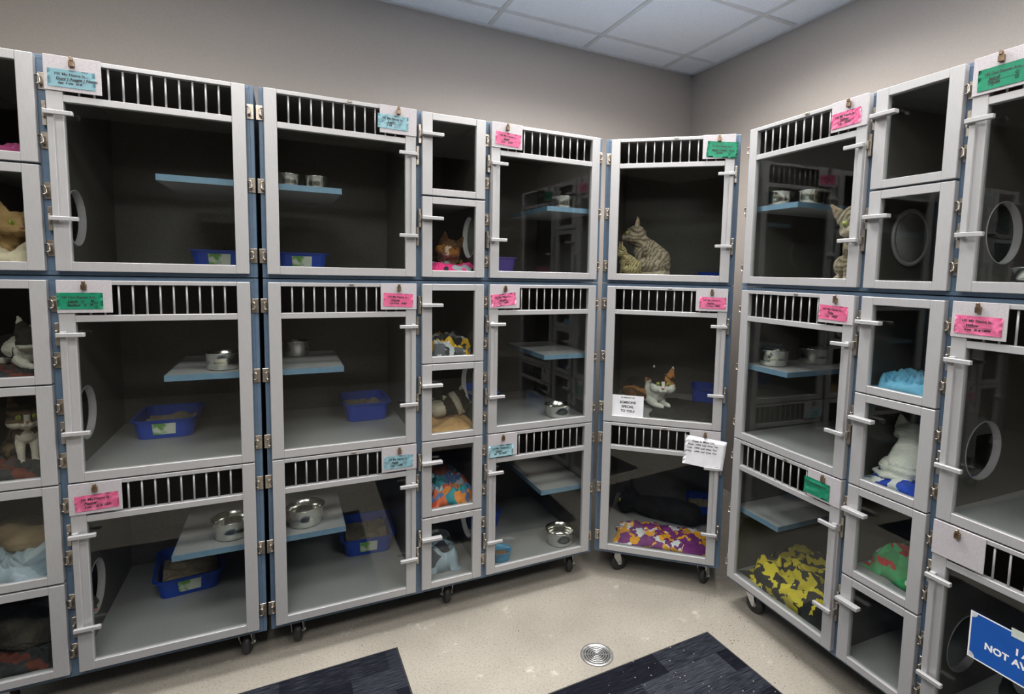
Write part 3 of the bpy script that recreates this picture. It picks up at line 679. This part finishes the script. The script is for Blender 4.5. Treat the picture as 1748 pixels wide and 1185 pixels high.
def ear(HM, s):
    t = bmesh.new()
    P = [(.004, s * .008, .026), (.003, s * .037, .012), (-.010, s * .010, .024), (-.011, s * .036, .010), (.004, s * .024, .012),
         (.000, s * .031, .056), (-.004, s * .031, .056), (-.002, s * .028, .058)]
    for p in P: t.verts.new(p)
    bmesh.ops.convex_hull(t, input=t.verts[:]); HB.add(t, HM)
HB = None
POSES = {}
POSES['sit'] = (dict(pos=(.058, 0, .182), k=.42), [((-.040, .030, .050), .042, (.005, .036, .050), .034), ((-.040, -.030, .050), .042, (.005, -.036, .050), .034),
    ((-.052, 0, .055), .052), ((-.048, 0, .078), .054, (-.006, 0, .122), .045), ((-.006, 0, .122), .045, (.030, 0, .108), .036), ((.008, 0, .132), .041, (.046, 0, .168), .034),
    ((.028, .020, .110), .021, (.045, .019, .050), .0125), ((.028, -.020, .110), .021, (.045, -.019, .050), .0125), ((.045, .019, .05), .0120, (.048, .018, .012), .0105), ((.045, -.019, .05), .0120, (.048, -.018, .012), .0105),
    ((.046, .019, .010), .0115, (.060, .019, .009), .0095), ((.046, -.019, .010), .0115, (.060, -.019, .009), .0095),
    ((-.020, .050, .014), .014, (.030, .050, .011), .011), ((-.020, -.050, .014), .014, (.030, -.050, .011), .011),
    ((-.085, 0, .022), .016, (-.075, .055, .014), .012), ((-.075, .055, .014), .012, (-.025, .078, .012), .010), ((-.025, .078, .012), .010, (.020, .072, .011), .008)])
POSES['loaf'] = (dict(pos=(.088, 0, .104), k=.38), [((-.090, 0, .055), .052, (-.030, 0, .060), .055), ((-.030, 0, .060), .055, (.045, 0, .058), .044), ((-.090, .030, .040), .040, (-.050, .045, .030), .028), ((-.090, -.030, .040), .040, (-.050, -.045, .030), .028),
    ((.050, 0, .062), .040, (.078, 0, .085), .028), ((.045, .022, .032), .026, (.070, .024, .014), .013), ((.045, -.022, .032), .026, (.070, -.024, .014), .013),
    ((.070, .024, .013), .0125, (.108, .018, .011), .0105), ((.070, -.024, .013), .0125, (.108, -.018, .011), .0105),
    ((-.135, 0, .022), .015, (-.115, .065, .014), .012), ((-.115, .065, .014), .012, (-.050, .085, .012), .010)])
POSES['curl'] = (dict(pos=(.060, .045, .054), k=.3), [((-.060, -.010, .046), .045, (-.045, -.050, .044), .043), ((-.045, -.05, .044), .043, (.005, -.062, .040), .038), ((.005, -.062, .040), .038, (.050, -.035, .038), .034), ((.050, -.035, .038), .034, (.062, .010, .045), .028),
    ((-.060, -.010, .046), .045, (-.045, .035, .030), .028), ((-.045, .035, .025), .020, (.010, .040, .014), .012), ((.020, -.02, .02), .018, (.03, .050, .013), .011), ((-.080, .02, .018), .015, (-.045, .078, .014), .012), ((-.045, .078, .014), .012, (.02, .088, .012), .010)])
POSES['side'] = (dict(pos=(.125, 0, .050), k=.3), [((-.110, 0, .044), .043, (-.030, 0, .046), .045), ((-.030, 0, .046), .045, (.060, 0, .042), .038), ((.06, 0, .042), .038, (.105, 0, .045), .026),
    ((-.105, -.03, .030), .030, (-.070, -.085, .016), .014), ((-.07, -.085, .016), .014, (-.020, -.110, .012), .010), ((-.110, -.02, .04), .03, (-.115, -.090, .030), .014), ((-.115, -.09, .03), .014, (-.075, -.130, .014), .010),
    ((.06, -.02, .028), .022, (.075, -.080, .014), .012), ((.075, -.08, .014), .012, (.100, -.120, .011), .010), ((.05, -.02, .05), .02, (.040, -.085, .020), .012), ((.04, -.085, .02), .012, (.06, -.125, .012), .010),
    ((-.140, 0, .03), .015, (-.160, -.06, .014), .012), ((-.160, -.06, .014), .012, (-.150, -.125, .010), .009)])
def fbm(p, s, seed=0): return noise.noise(p * s + Vector((seed * 3.3, seed * 1.7, seed)))
def mixc(a, b, t): t = max(0, min(1, t)); return tuple(a[i] * (1 - t) + b[i] * t for i in range(3))
def fur_tabby(light=(.30, .245, .18), dark=(.06, .048, .036), under=(.34, .29, .22), f=330):
    def fn(p, h):
        w_ = fbm(p, 30, 2); w2 = fbm(p, 95, 6)
        if h.length < .050: s = sin(h.z * 520 + 3 * w_ + abs(h.y) * 260)
        elif p.z < .075 and p.x > .028: s = sin(p.z * 430 + 3 * w_)
        else: s = sin((p.x * 1.0 + p.z * .55) * f + 6 * w_ + 2 * w2)
        k = max(0, min(1, .42 + .55 * s + .5 * w2)); c = mixc(light, dark, k * .85)
        if h.x > .018 and h.length < .055 and h.z < -.005: c = mixc(c, (.60, .51, .41), .8)
        elif h.length < .05 and .008 < abs(h.y) < .022 and -.006 < h.z < .012 and h.x > .015: c = mixc(c, (.55, .48, .38), .5)
        elif p.z < .03 or (p.x > .04 and p.z > .1 and h.length > .05): c = mixc(c, under, .5)
        if h.z > .034: c = mixc(c, (.32, .22, .15), .6)
        n = fbm(p, 300, 5); return tuple(max(.01, v * (1 + .55 * n)) for v in c)
    return fn
def fur_plain(c, c2, s=30):
    return lambda p, h: mixc(c, c2, .5 + fbm(p, s, 1) * 1.2)
def fur_calico(p, h):
    W, O, B = (.74, .72, .68), (.45, .20, .07), (.025, .02, .018)
    if h.length < .058:
        if h.z > -.004 + abs(h.y) * .2 and abs(h.y) > .005: return B if h.y < 0 else mixc(O, B, .25 + 2 * fbm(p, 60))
        if h.z > .012: return B
        return mixc(W, O, 4 * (fbm(p, 50, 3) - .15)) if h.z > -.01 else W
    if p.x > .035 or p.z < .028: return W
    n = fbm(p, 14, 7); return B if n > .0 else (O if n > -.22 else mixc(B, O, .3))
def fur_tortie(p, h):
    O, B, L = (.42, .17, .04), (.025, .018, .015), (.50, .30, .18)
    n = fbm(p, 22, 3) + .2 * fbm(p, 70, 1)
    if h.length < .06:
        q = h + Vector((0, fbm(p, 60, 4), fbm(p, 60, 9))) * .014
        if abs(q.y) < .004 and h.x > .01 and h.z < .016: return mixc((.7, .6, .5), O, .2)
        c = B if q.z > .010 else (L if q.z < -.014 else O)
        return mixc(c, B if c is not B else O, .18 + .5 * fbm(p, 180, 2))
    return O if n > .12 else (L if n > .04 else B)
def fur_bw(split=.0, W=(.68, .64, .58), B=(.02, .018, .016), s=16, seed=1):
    def fn(p, h):
        if h.length < .05: return W if (abs(h.y) < .009 or h.z < -.012) else B
        return W if (p.z < .035 or p.x > .045 or fbm(p, s, seed) < split - .2) else B
    return fn
def fur_brownwhite(p, h):
    W, B = (.62, .56, .48), (.13, .085, .05)
    if h.length < .05: return W if ((abs(h.y) < .006 and h.z < .01) or (h.z < -.010 and h.x > 0)) else mixc(B, (.03, .02, .015), .5 + .5 * sin(h.z * 330))
    return W if p.x > .045 and p.z < .13 else mixc(B, (.03, .02, .015), .5 + sin(p.x * 150 + 5 * fbm(p, 30)))

def cat(b, u, d, z, pose, fur, label, s=1., rot=0, hyaw=0, hpitch=0, hroll=0, eyes=True, vox=.0030, eyecol='eye', fluffy=0):
    global HB
    hd, blobs = POSES[pose]; HB = MB()
    HM = Matrix.Translation(hd['pos']) @ Matrix.Scale(1.0 + hd.get('k', .12), 4) @ Matrix.Rotation(hyaw, 4, 'Z') @ Matrix.Rotation(hpitch, 4, 'Y') @ Matrix.Rotation(hroll, 4, 'X')
    for bl in blobs: hull(HB, *bl)
    head_blobs(HM)
    me = HB.mesh('cat', M['fur']); o = link('cat', me)
    r = o.modifiers.new('r', 'REMESH'); r.mode = 'VOXEL'; r.voxel_size = vox
    q = o.modifiers.new('s', 'SMOOTH'); q.iterations = 3; q.factor = .5
    dg = bpy.context.evaluated_depsgraph_get(); dg.update()
    nm = bpy.data.meshes.new_from_object(o.evaluated_get(dg)); o.modifiers.clear(); o.data = nm; nm.name = 'cat'
    HI = HM.inverted(); at = nm.color_attributes.new('fur', 'FLOAT_COLOR', 'POINT')
    cos_ = [v.co.copy() for v in nm.vertices]; nor = [v.normal.copy() for v in nm.vertices]; cc = []; pp = []
    for p, n_ in zip(cos_, nor):
        c = fur(p, HI @ p); cc += [max(c[0], 0), max(c[1], 0), max(c[2], 0), 1]
        q_ = p + n_ * (noise.noise(p * 330) * .0008 + noise.noise(p * 160) * .0011 * (1 + fluffy))
        pp += [q_.x, q_.y, max(q_.z, .0005)]
    at.data.foreach_set('color', cc); nm.vertices.foreach_set('co', pp); nm.update()
    for f in nm.polygons: f.use_smooth = True
    put(o, b, u, d, Z(z), rot, s); tag(o, label, 'cat')
    if eyes:
        for sy in (-1, 1):
            mb = MB(); t = bmesh.new(); bmesh.ops.create_uvsphere(t, u_segments=16, v_segments=10, radius=.0066)
            mb.add(t, HM @ Matrix.Translation((.0222, sy * .0150, .0035)))
            t = bmesh.new(); bmesh.ops.create_uvsphere(t, u_segments=10, v_segments=8, radius=.0048)
            for v in t.verts: v.co.y *= .38
            mb.add(t, HM @ Matrix.Translation((.0246, sy * .0158, .0035)), mi=1)
            for f in mb.bm.faces: f.smooth = True
            mb.build('eye', [M[eyecol], M['ink']], o)
    mb = MB(); t = bmesh.new(); bmesh.ops.create_uvsphere(t, u_segments=10, v_segments=8, radius=.0045)
    for v in t.verts: v.co.z *= .7; v.co.x *= .8
    mb.add(t, HM @ Matrix.Translation((.0365, 0, -.0078))); mb.build('nose', M['nose'], o)
    return o
R90 = pi / 2
cat('C', -.198, .20, FL['t'], 'sit', fur_tabby(), 'grey-brown tabby cat sitting upright, looking left in the top corner cage', 1.05, rot=pi - .12, hyaw=.15, hpitch=-.12)
cat('C', -.272, .080, FL['t'], 'sit', fur_tabby((.34, .27, .14), (.05, .04, .02)), 'small tabby kitten in front of the larger sitting tabby', .60, rot=pi + .1, hyaw=.25)
cat('C', -.175, .300, FL['m'] + .010, 'loaf', fur_calico, 'calico cat with white chest lying in the middle corner cage', 1.1, rot=-.78, hyaw=-.72, hpitch=.0)
cat('C', -.095, .350, FL['l'] + .004, 'side', fur_plain((.006, .006, .007), (.012, .011, .012)), 'black cat stretched out behind the purple and orange blanket', 1.32, rot=2.95, hpitch=.1)
cat('B', .632, .235, FL['s2'] + .018, 'loaf', fur_tortie, 'orange and black cat resting its chin on a pink blanket', (.95, .95, .8), rot=-1.8, hpitch=.3, hyaw=-.3, hroll=-.35, eyes=False)
cat('B', .585, .225, FL['s4'] + .022, 'curl', fur_bw(-.1, (.50, .44, .36), (.03, .022, .018)), 'cream and dark brown cat curled up on a tan blanket', 1.1, rot=-1.3, hpitch=.5, hroll=.5, eyes=False)
cat('D', -1.275, .165, FL['t'], 'sit', fur_tabby((.30, .24, .17)), 'tabby cat peeking round the door frame of the right bank', (1.1, 1.1, 1.15), rot=-1.15, hyaw=-.1, hroll=.5, hpitch=.2)
cat('D', -1.036, .150, FL['s4'] + .016, 'sit', fur_plain((.74, .73, .68), (.80, .79, .75)), 'white cat seen from behind on a royal blue blanket', (.85, 1.15, .715), rot=2.0, hyaw=-.2, hpitch=.1, fluffy=.6)
cat('D', -.640, .170, FL['l'], 'loaf', fur_plain((.010, .010, .011), (.02, .019, .02)), 'black cat behind the blue not available sign', 1.15, rot=-R90 - .4)
cat('A', -.765, .18, FL['s2'] + .03, 'loaf', fur_plain((.42, .27, .12), (.30, .18, .08)), 'golden cat lying behind the second left-edge door', .85, rot=-1.0)
cat('A', -.752, .19, FL['s3'] + .014, 'loaf', fur_bw(.1, (.62, .58, .52)), 'black and white cat lying at the left edge, third small cage from top', .9, rot=-.9, eyes=False)
cat('A', -.752, .17, FL['s4'] + .02, 'sit', fur_brownwhite, 'brown and white cat sitting on the dark patchwork blanket at the left edge', .82, rot=-1.2)
cat('A', -.752, .22, FL['s5'] + .035, 'curl', fur_plain((.42, .31, .19), (.34, .23, .13)), 'sand-coloured cat asleep above the grey-blue towel', 1.05, rot=-.5, eyes=False)
cat('A', -.752, .20, FL['s6'] + .022, 'curl', fur_plain((.10, .085, .065), (.045, .04, .035)), 'fluffy dark grey cat in the lowest small cage at the left edge', 1.15, rot=-.4, eyes=False, fluffy=1.5)

# round cover closing the cat hole on the inner wall of the second small cage, right bank
o = put(link('hole_cover', MB().lathe([(0, -.004), (.074, -.004), (.078, 0), (.074, .004), (0, .004)], 40, Matrix.Rotation(R90, 4, 'Y')).mesh('hole_cover', M['lam'])), 'D', -1.1285, .205, Z(.4735)); tag(o, 'round grey cat hole cover inside a small cage of the right bank', 'cover')
MB().lathe([(.078, -.005), (.092, -.005), (.092, .003), (.078, .003), (.078, -.005)], 40, Matrix.Rotation(R90, 4, 'Y')).build('rim', M['plate'], o)

# ------------------------------------------------------------------ writing
TX = {}
def text_mesh(s, size, m, off=0, shear=0, sp=1, align='LEFT'):
    k = (s, size, off, shear, sp, align, m.name)
    if k in TX: return TX[k]
    c = bpy.data.curves.new('t', 'FONT'); c.body = s; c.size = size; c.offset = off; c.shear = shear; c.space_character = sp; c.align_x = align; c.extrude = .00008; c.resolution_u = 3
    o = bpy.data.objects.new('t', c); COL.objects.link(o); dg = bpy.context.evaluated_depsgraph_get(); dg.update()
    me = bpy.data.meshes.new_from_object(o.evaluated_get(dg)); bpy.data.objects.remove(o); bpy.data.curves.remove(c)
    me.materials.clear(); me.materials.append(m); me.transform(Matrix.Rotation(R90, 4, 'X')); TX[k] = me; return me
def lettering(parent, name, s, x, z, size, m='ink', tilt=0, y=-.0006, **k):
    o = link(name, text_mesh(s, size, M[m], **k), parent, (x, y, z)); o.rotation_euler = (0, -tilt, 0); return o
def paper_mesh(w_, h, curl=0, seed=0):
    t = bmesh.new(); bmesh.ops.create_grid(t, x_segments=12, y_segments=6, size=.5)
    for v in t.verts: x, z = v.co.x, v.co.y; v.co = Vector((x * w_, -curl * (abs(z - .5) * (x + .5) + .3 * sin(x * 6 + seed)) * .5, z * h))
    r = bmesh.ops.solidify(t, geom=t.faces[:], thickness=.0004)
    for f in t.faces: f.smooth = True
    mb = MB(); mb.add(t); return mb
def card(b, side, ue, ztop, colour, head, lines, label, dx=0, dz=0, tilt=0, w_=.104, h=.047, faces=(), red=False):
    """name card on the plate of a door whose latch edge is at ue (side +1: plate left of ue)"""
    c = ue - side * .0625 + dx
    o = put(paper_mesh(w_, h).build('name_card', M[colour]), b, c, -.0062, Z(ztop - .0585 + dz)); o.rotation_euler = (0, tilt, BK[b][0])
    tag(o, label, 'card')
    lettering(o, 'printed_heading', head, 0, h * .16, .0102 if len(head) < 18 else .0090, 'print', off=.00022, align='CENTER', sp=1.02)
    z = -h * .10
    for (s, x, sz) in lines:
        lettering(o, 'handwriting', s, x, z, sz, 'ink', off=.0003, shear=.25, tilt=.02)
        z -= .0105
    mb = MB(); mb.box(-w_ * .30, w_ * .30, -.00075, -.0004, -h * .14, -h * .128); mb.build('rule', M['print'], o)
    for (x, zz) in faces:
        t = bmesh.new(); n = 16; A = [t.verts.new((x + .0042 * cos(2 * pi * k / n), -.0007, zz + .0042 * sin(2 * pi * k / n))) for k in range(n)]; B = [t.verts.new((x + .0034 * cos(2 * pi * k / n), -.0007, zz + .0034 * sin(2 * pi * k / n))) for k in range(n)]
        for k in range(n): t.faces.new((A[k], A[(k + 1) % n], B[(k + 1) % n], B[k]))
        bmesh.ops.solidify(t, geom=t.faces[:], thickness=.0002)
        mb = MB(); mb.add(t); mb.box(x - .0018, x - .0008, -.0009, -.0005, zz + .0004, zz + .0014); mb.box(x + .0008, x + .0018, -.0009, -.0005, zz + .0004, zz + .0014); mb.box(x - .0018, x + .0018, -.0009, -.0005, zz - .0018, zz - .0010)
        mb.build('smiley_face', M['ink'], o)
    return o
H1, H2 = 'Hi! My Name Is...', 'Hi! Our Names Are...'
a2, b1, b3, c1, d1, d3 = -.609, .447, .7315, .149, -1.155, -.870
card('A', -1, a2, T0, 'sky', H1, [('Dory | Auggie | Nemo', -.034, .0100), ('Age:  5 wks   ID #', -.030, .0070)], 'light blue name card for Dory, Auggie and Nemo', dx=-.002, tilt=.0)
card('A', -1, a2, M0, 'green', H2, [('Lizzie  1y     M', -.028, .0100), ('Madison  1y   M', -.030, .0090)], 'green name card for Lizzie and Madison, far left bank', dx=-.010, faces=((.036, -.006), (.036, -.017)))
card('A', -1, a2, L0, 'pink', H1, [('Pepper', -.030, .0105), ('2 yrs     ID # 14331', -.030, .0080)], 'pink name card for Pepper, bottom cage of the far left bank', dx=.003, tilt=-.03)
card('B', 1, b1, T0, 'sky', H1, [('Lucky', -.018, .0110), ('1 1/2', -.022, .0085)], 'light blue name card for Lucky at the top', dx=-.018, dz=.004, tilt=.02)
card('B', 1, b1, M0, 'pink', H1, [('Winnie', -.026, .0100), ('4 yr 8 mo   14403', -.030, .0080)], 'pink name card for Winnie, middle row', dx=-.002, tilt=.045)
card('B', 1, b1, L0, 'sky', H1, [('Prissin', -.026, .0095), ('4 yrs     14380', -.030, .0075)], 'light blue name card on the bottom cage, second large column from the left', dx=-.003, tilt=.02)
card('B', -1, b3, T0, 'pink', H1, [('Sassy', -.020, .0110), ('4 yrs     14403', -.030, .0080)], 'pink name card for Sassy, top row left of the corner', dx=.004, tilt=.055)
card('B', -1, b3, M0, 'pink', H1, [('Sangal', -.018, .0105), ('1 yr     14396', -.026, .0080)], 'pink name card tilted upward, middle row left of the corner', dx=-.006, tilt=-.10)
card('B', -1, b3, L0, 'sky', H1, [('Quinn', -.024, .0110), ('3m    ID 15243', -.030, .0085)], 'light blue name card for Quinn left of the corner', dx=-.008, dz=-.010, tilt=-.01)
card('C', 1, c1, T0, 'green', H2, [('Maple + Cereal    M', -.040, .0090), ('Jupiter', -.022, .0100)], 'green name card for Maple, Cereal and Jupiter in the corner', dx=.012, tilt=.085, w_=.118, h=.062, faces=((.042, -.004), (.030, -.018)))
card('C', 1, c1, M0, 'pink', H1, [('Sophia', -.022, .0100), ('1 yr 8 mo   14395', -.030, .0078)], 'pink name card for Sophia, middle corner cage', dx=.004, tilt=.01)
card('D', 1, d1, T0, 'pink', H1, [('Sidney', -.020, .0120), ('1 yr    14752', -.026, .0085)], 'pink name card for Sidney, top of the right bank', dx=-.010, tilt=-.02)
card('D', 1, d1, M0, 'pink', H1, [('Trina', -.020, .0105), ('1 yr    14853', -.026, .0085)], 'pink name card for Trina, middle row of the right bank', dx=-.008, tilt=.03)
card('D', 1, d1, L0, 'green', H2, [], 'creased green name card on the bottom cage of the right bank', dx=-.024, dz=.002, tilt=.02, w_=.100, h=.056)
card('D', -1, d3, T0, 'green', H2, [('Jekyll', -.032, .0115), ('Hyde', -.032, .0115)], 'green name card for Jekyll and Hyde at the top right', dx=.006, tilt=-.0, w_=.112, h=.052, faces=((.028, -.001), (.028, -.012)))
card('D', -1, d3, M0, 'pink', H1, [('Willow', -.028, .0100), ('4 yrs   ID # 14894', -.030, .0080)], 'pink name card for Willow, right edge of the middle row', dx=.0, tilt=.01, w_=.108)
# white handwritten note on the bottom corner cage
o = put(paper_mesh(.166, .124, .004, 2).build('handwritten_note', M['paper']), 'C', .086, -.0085, Z(-.405)); o.rotation_euler = (0, .10, BK['C'][0])
tag(o, 'white handwritten paper note clipped to the bottom corner cage', 'note')
for k, s in enumerate(('Keep In Mind On:', 'Hunter   14996  (cat)  Agnes  Two', 'Louie    14998  (cat)  Agnes  Two', 'Nikky    14990  (cat)  Agnes  Two')):
    lettering(o, 'handwriting', s, -.055 if k == 0 else -.073, .038 - k * .0145, .0125 if k == 0 else .0088, 'ink', off=.0002, shear=.2, tilt=.06, y=-.0028)
# memorial sign inside the frame of the middle corner cage
o = put(MB().box(-.068, .068, -.0006, .0006, -.047, .047).build('memorial_sign', M['paper']), 'C', -.243, .0092, Z(-.2375)); tag(o, 'white printed sign reading someone special to you, on the middle corner pane', 'sign')
for s, z, sz, of in (('IN MEMORY OF', .034, .0085, .0002), ('SOMEONE', .011, .0150, .0005), ('SPECIAL', -.008, .0150, .0005), ('TO YOU!', -.027, .0150, .0005)):
    lettering(o, 'lettering', s, 0, z, sz, 'ink', off=of, align='CENTER', y=-.0008)
# blue sign taped to the pane at the lower right
o = put(MB().box(-.125, .125, -.0006, .0006, -.0625, .0625).build('blue_sign', M['signblue']), 'D', -.643, .0080, Z(-.580)); tag(o, 'royal blue sign reading I am not available, taped to the lower right pane', 'sign')
mb = MB()
for (x0, x1, z0, z1) in ((-.125, .125, .0595, .0625), (-.125, .125, -.0625, -.0595), (-.125, -.1215, -.0595, .0595), (.1215, .125, -.0595, .0595)): mb.box(x0, x1, -.0010, -.0006, z0, z1)
for sx in (-1, 1):
    for sz in (-1, 1):
        t = bmesh.new(); c0 = Vector((sx * .1215, -.0009, sz * .0595)); vs = [t.verts.new(c0)]
        for k in range(7): a = radians(15 * k); vs.append(t.verts.new(c0 + Vector((-sx * .013 * cos(a), 0, -sz * .013 * sin(a)))))
        t.faces.new(vs); bmesh.ops.solidify(t, geom=t.faces[:], thickness=.0002); mb.add(t)
mb.build('border', M['white_ink'], o)
for s, z in (('I AM', .008), ('NOT AVAILABLE', -.020)): lettering(o, 'lettering', s, 0, z, .0235, 'white_ink', off=.0009, align='CENTER', y=-.0010, sp=1.03)
t_ = MB().box(-.026, .026, -.0014, -.0010, -.010, .012).build('tape', M['tape'], o); t_.location = (-.010, 0, .060); t_.rotation_euler = (0, -.03, 0)

# ------------------------------------------------------------------ floor things
def mat_thing(name, c, a, w_, h, label):
    """carpet mat: corner c, local x and y run along the two edges"""
    mb = MB(); mb.box(0, w_, -h, 0, .0005, .007, .002); mb.box(-.006, w_ + .006, -h - .006, .006, .0003, .004, .001, mi=1)
    o = mb.build(name, [M['carpet'], M['black']]); o.location = (c[0], c[1], 0); o.rotation_euler = (0, 0, radians(a)); return tag(o, label, 'mat')
ex = Vector((cos(radians(27.5)), sin(radians(27.5))))
mat_thing('floor_mat', (-.53 - ex.x * 1.4, 1.84 - ex.y * 1.4), 27.2, 1.4, 1.0, 'dark charcoal carpet mat at the bottom left of the floor')
mat_thing('floor_mat', (.639 - ex.x * .95, 1.951 - ex.y * .95), 27.9, .95, 1.4, 'dark charcoal carpet mat beside the round floor drain')
r = empty('floor_drain'); r.location = (.200, 1.828, 0); tag(r, 'round metal floor drain set in the beige floor', 'floor drain')
MB().lathe([(0, .0004), (.056, .0004), (.056, .0009), (0, .0009)], 40).build('well', M['dark'], r)
mb = MB(); mb.lathe([(.046, .001), (.047, .004), (.057, .0045), (.060, .001), (.046, .001)], 48)
mb.build('rim', M['galv'], r)
mb = MB()
for q in (.008, .0165, .025, .0335, .042): mb.lathe([(q - .0022, .001), (q - .0022, .0035), (q + .0022, .0035), (q + .0022, .001), (q - .0022, .001)], 40)
for k in range(6):
    t = bmesh.new(); v = [t.verts.new(p) for p in ((0, -.0018, .001), (.046, -.0018, .001), (.046, .0018, .001), (0, .0018, .001), (0, -.0018, .0034), (.046, -.0018, .0034), (.046, .0018, .0034), (0, .0018, .0034))]
    for f in ((0, 3, 2, 1), (4, 5, 6, 7), (0, 1, 5, 4), (1, 2, 6, 5), (2, 3, 7, 6), (3, 0, 4, 7)): t.faces.new([v[i] for i in f])
    mb.add(t, Matrix.Rotation(k * pi / 3, 4, 'Z'))
mb.build('grate', M['galv'], r)
rnd = random.Random(9); mb = MB(); t = bmesh.new()
for k in range(420):
    z = .001
    if rnd.random() < .55:
        q = bpt('D', -1.75 + rnd.random() * .8, .05 - abs(rnd.gauss(0, .16)))
    elif rnd.random() < .5:
        q = Vector((.45 + rnd.gauss(0, .16), 1.65 + rnd.gauss(0, .15), 0)); z = .008
    else: q = Vector((rnd.uniform(-.8, .9), rnd.uniform(1.6, 2.3), 0))
    s_ = rnd.uniform(.0009, .0024)
    bmesh.ops.create_icosphere(t, subdivisions=1, radius=s_, matrix=Matrix.Translation((q.x, q.y, z + s_ * .4)))
mb.add(t); o = mb.build('litter_crumbs', noisy('crumbs', (.18, .12, .07), (.75, .70, .62), 9, .8)); tag(o, 'scattered crumbs of cat litter on the floor and mat by the right bank', 'crumbs', kind='stuff')
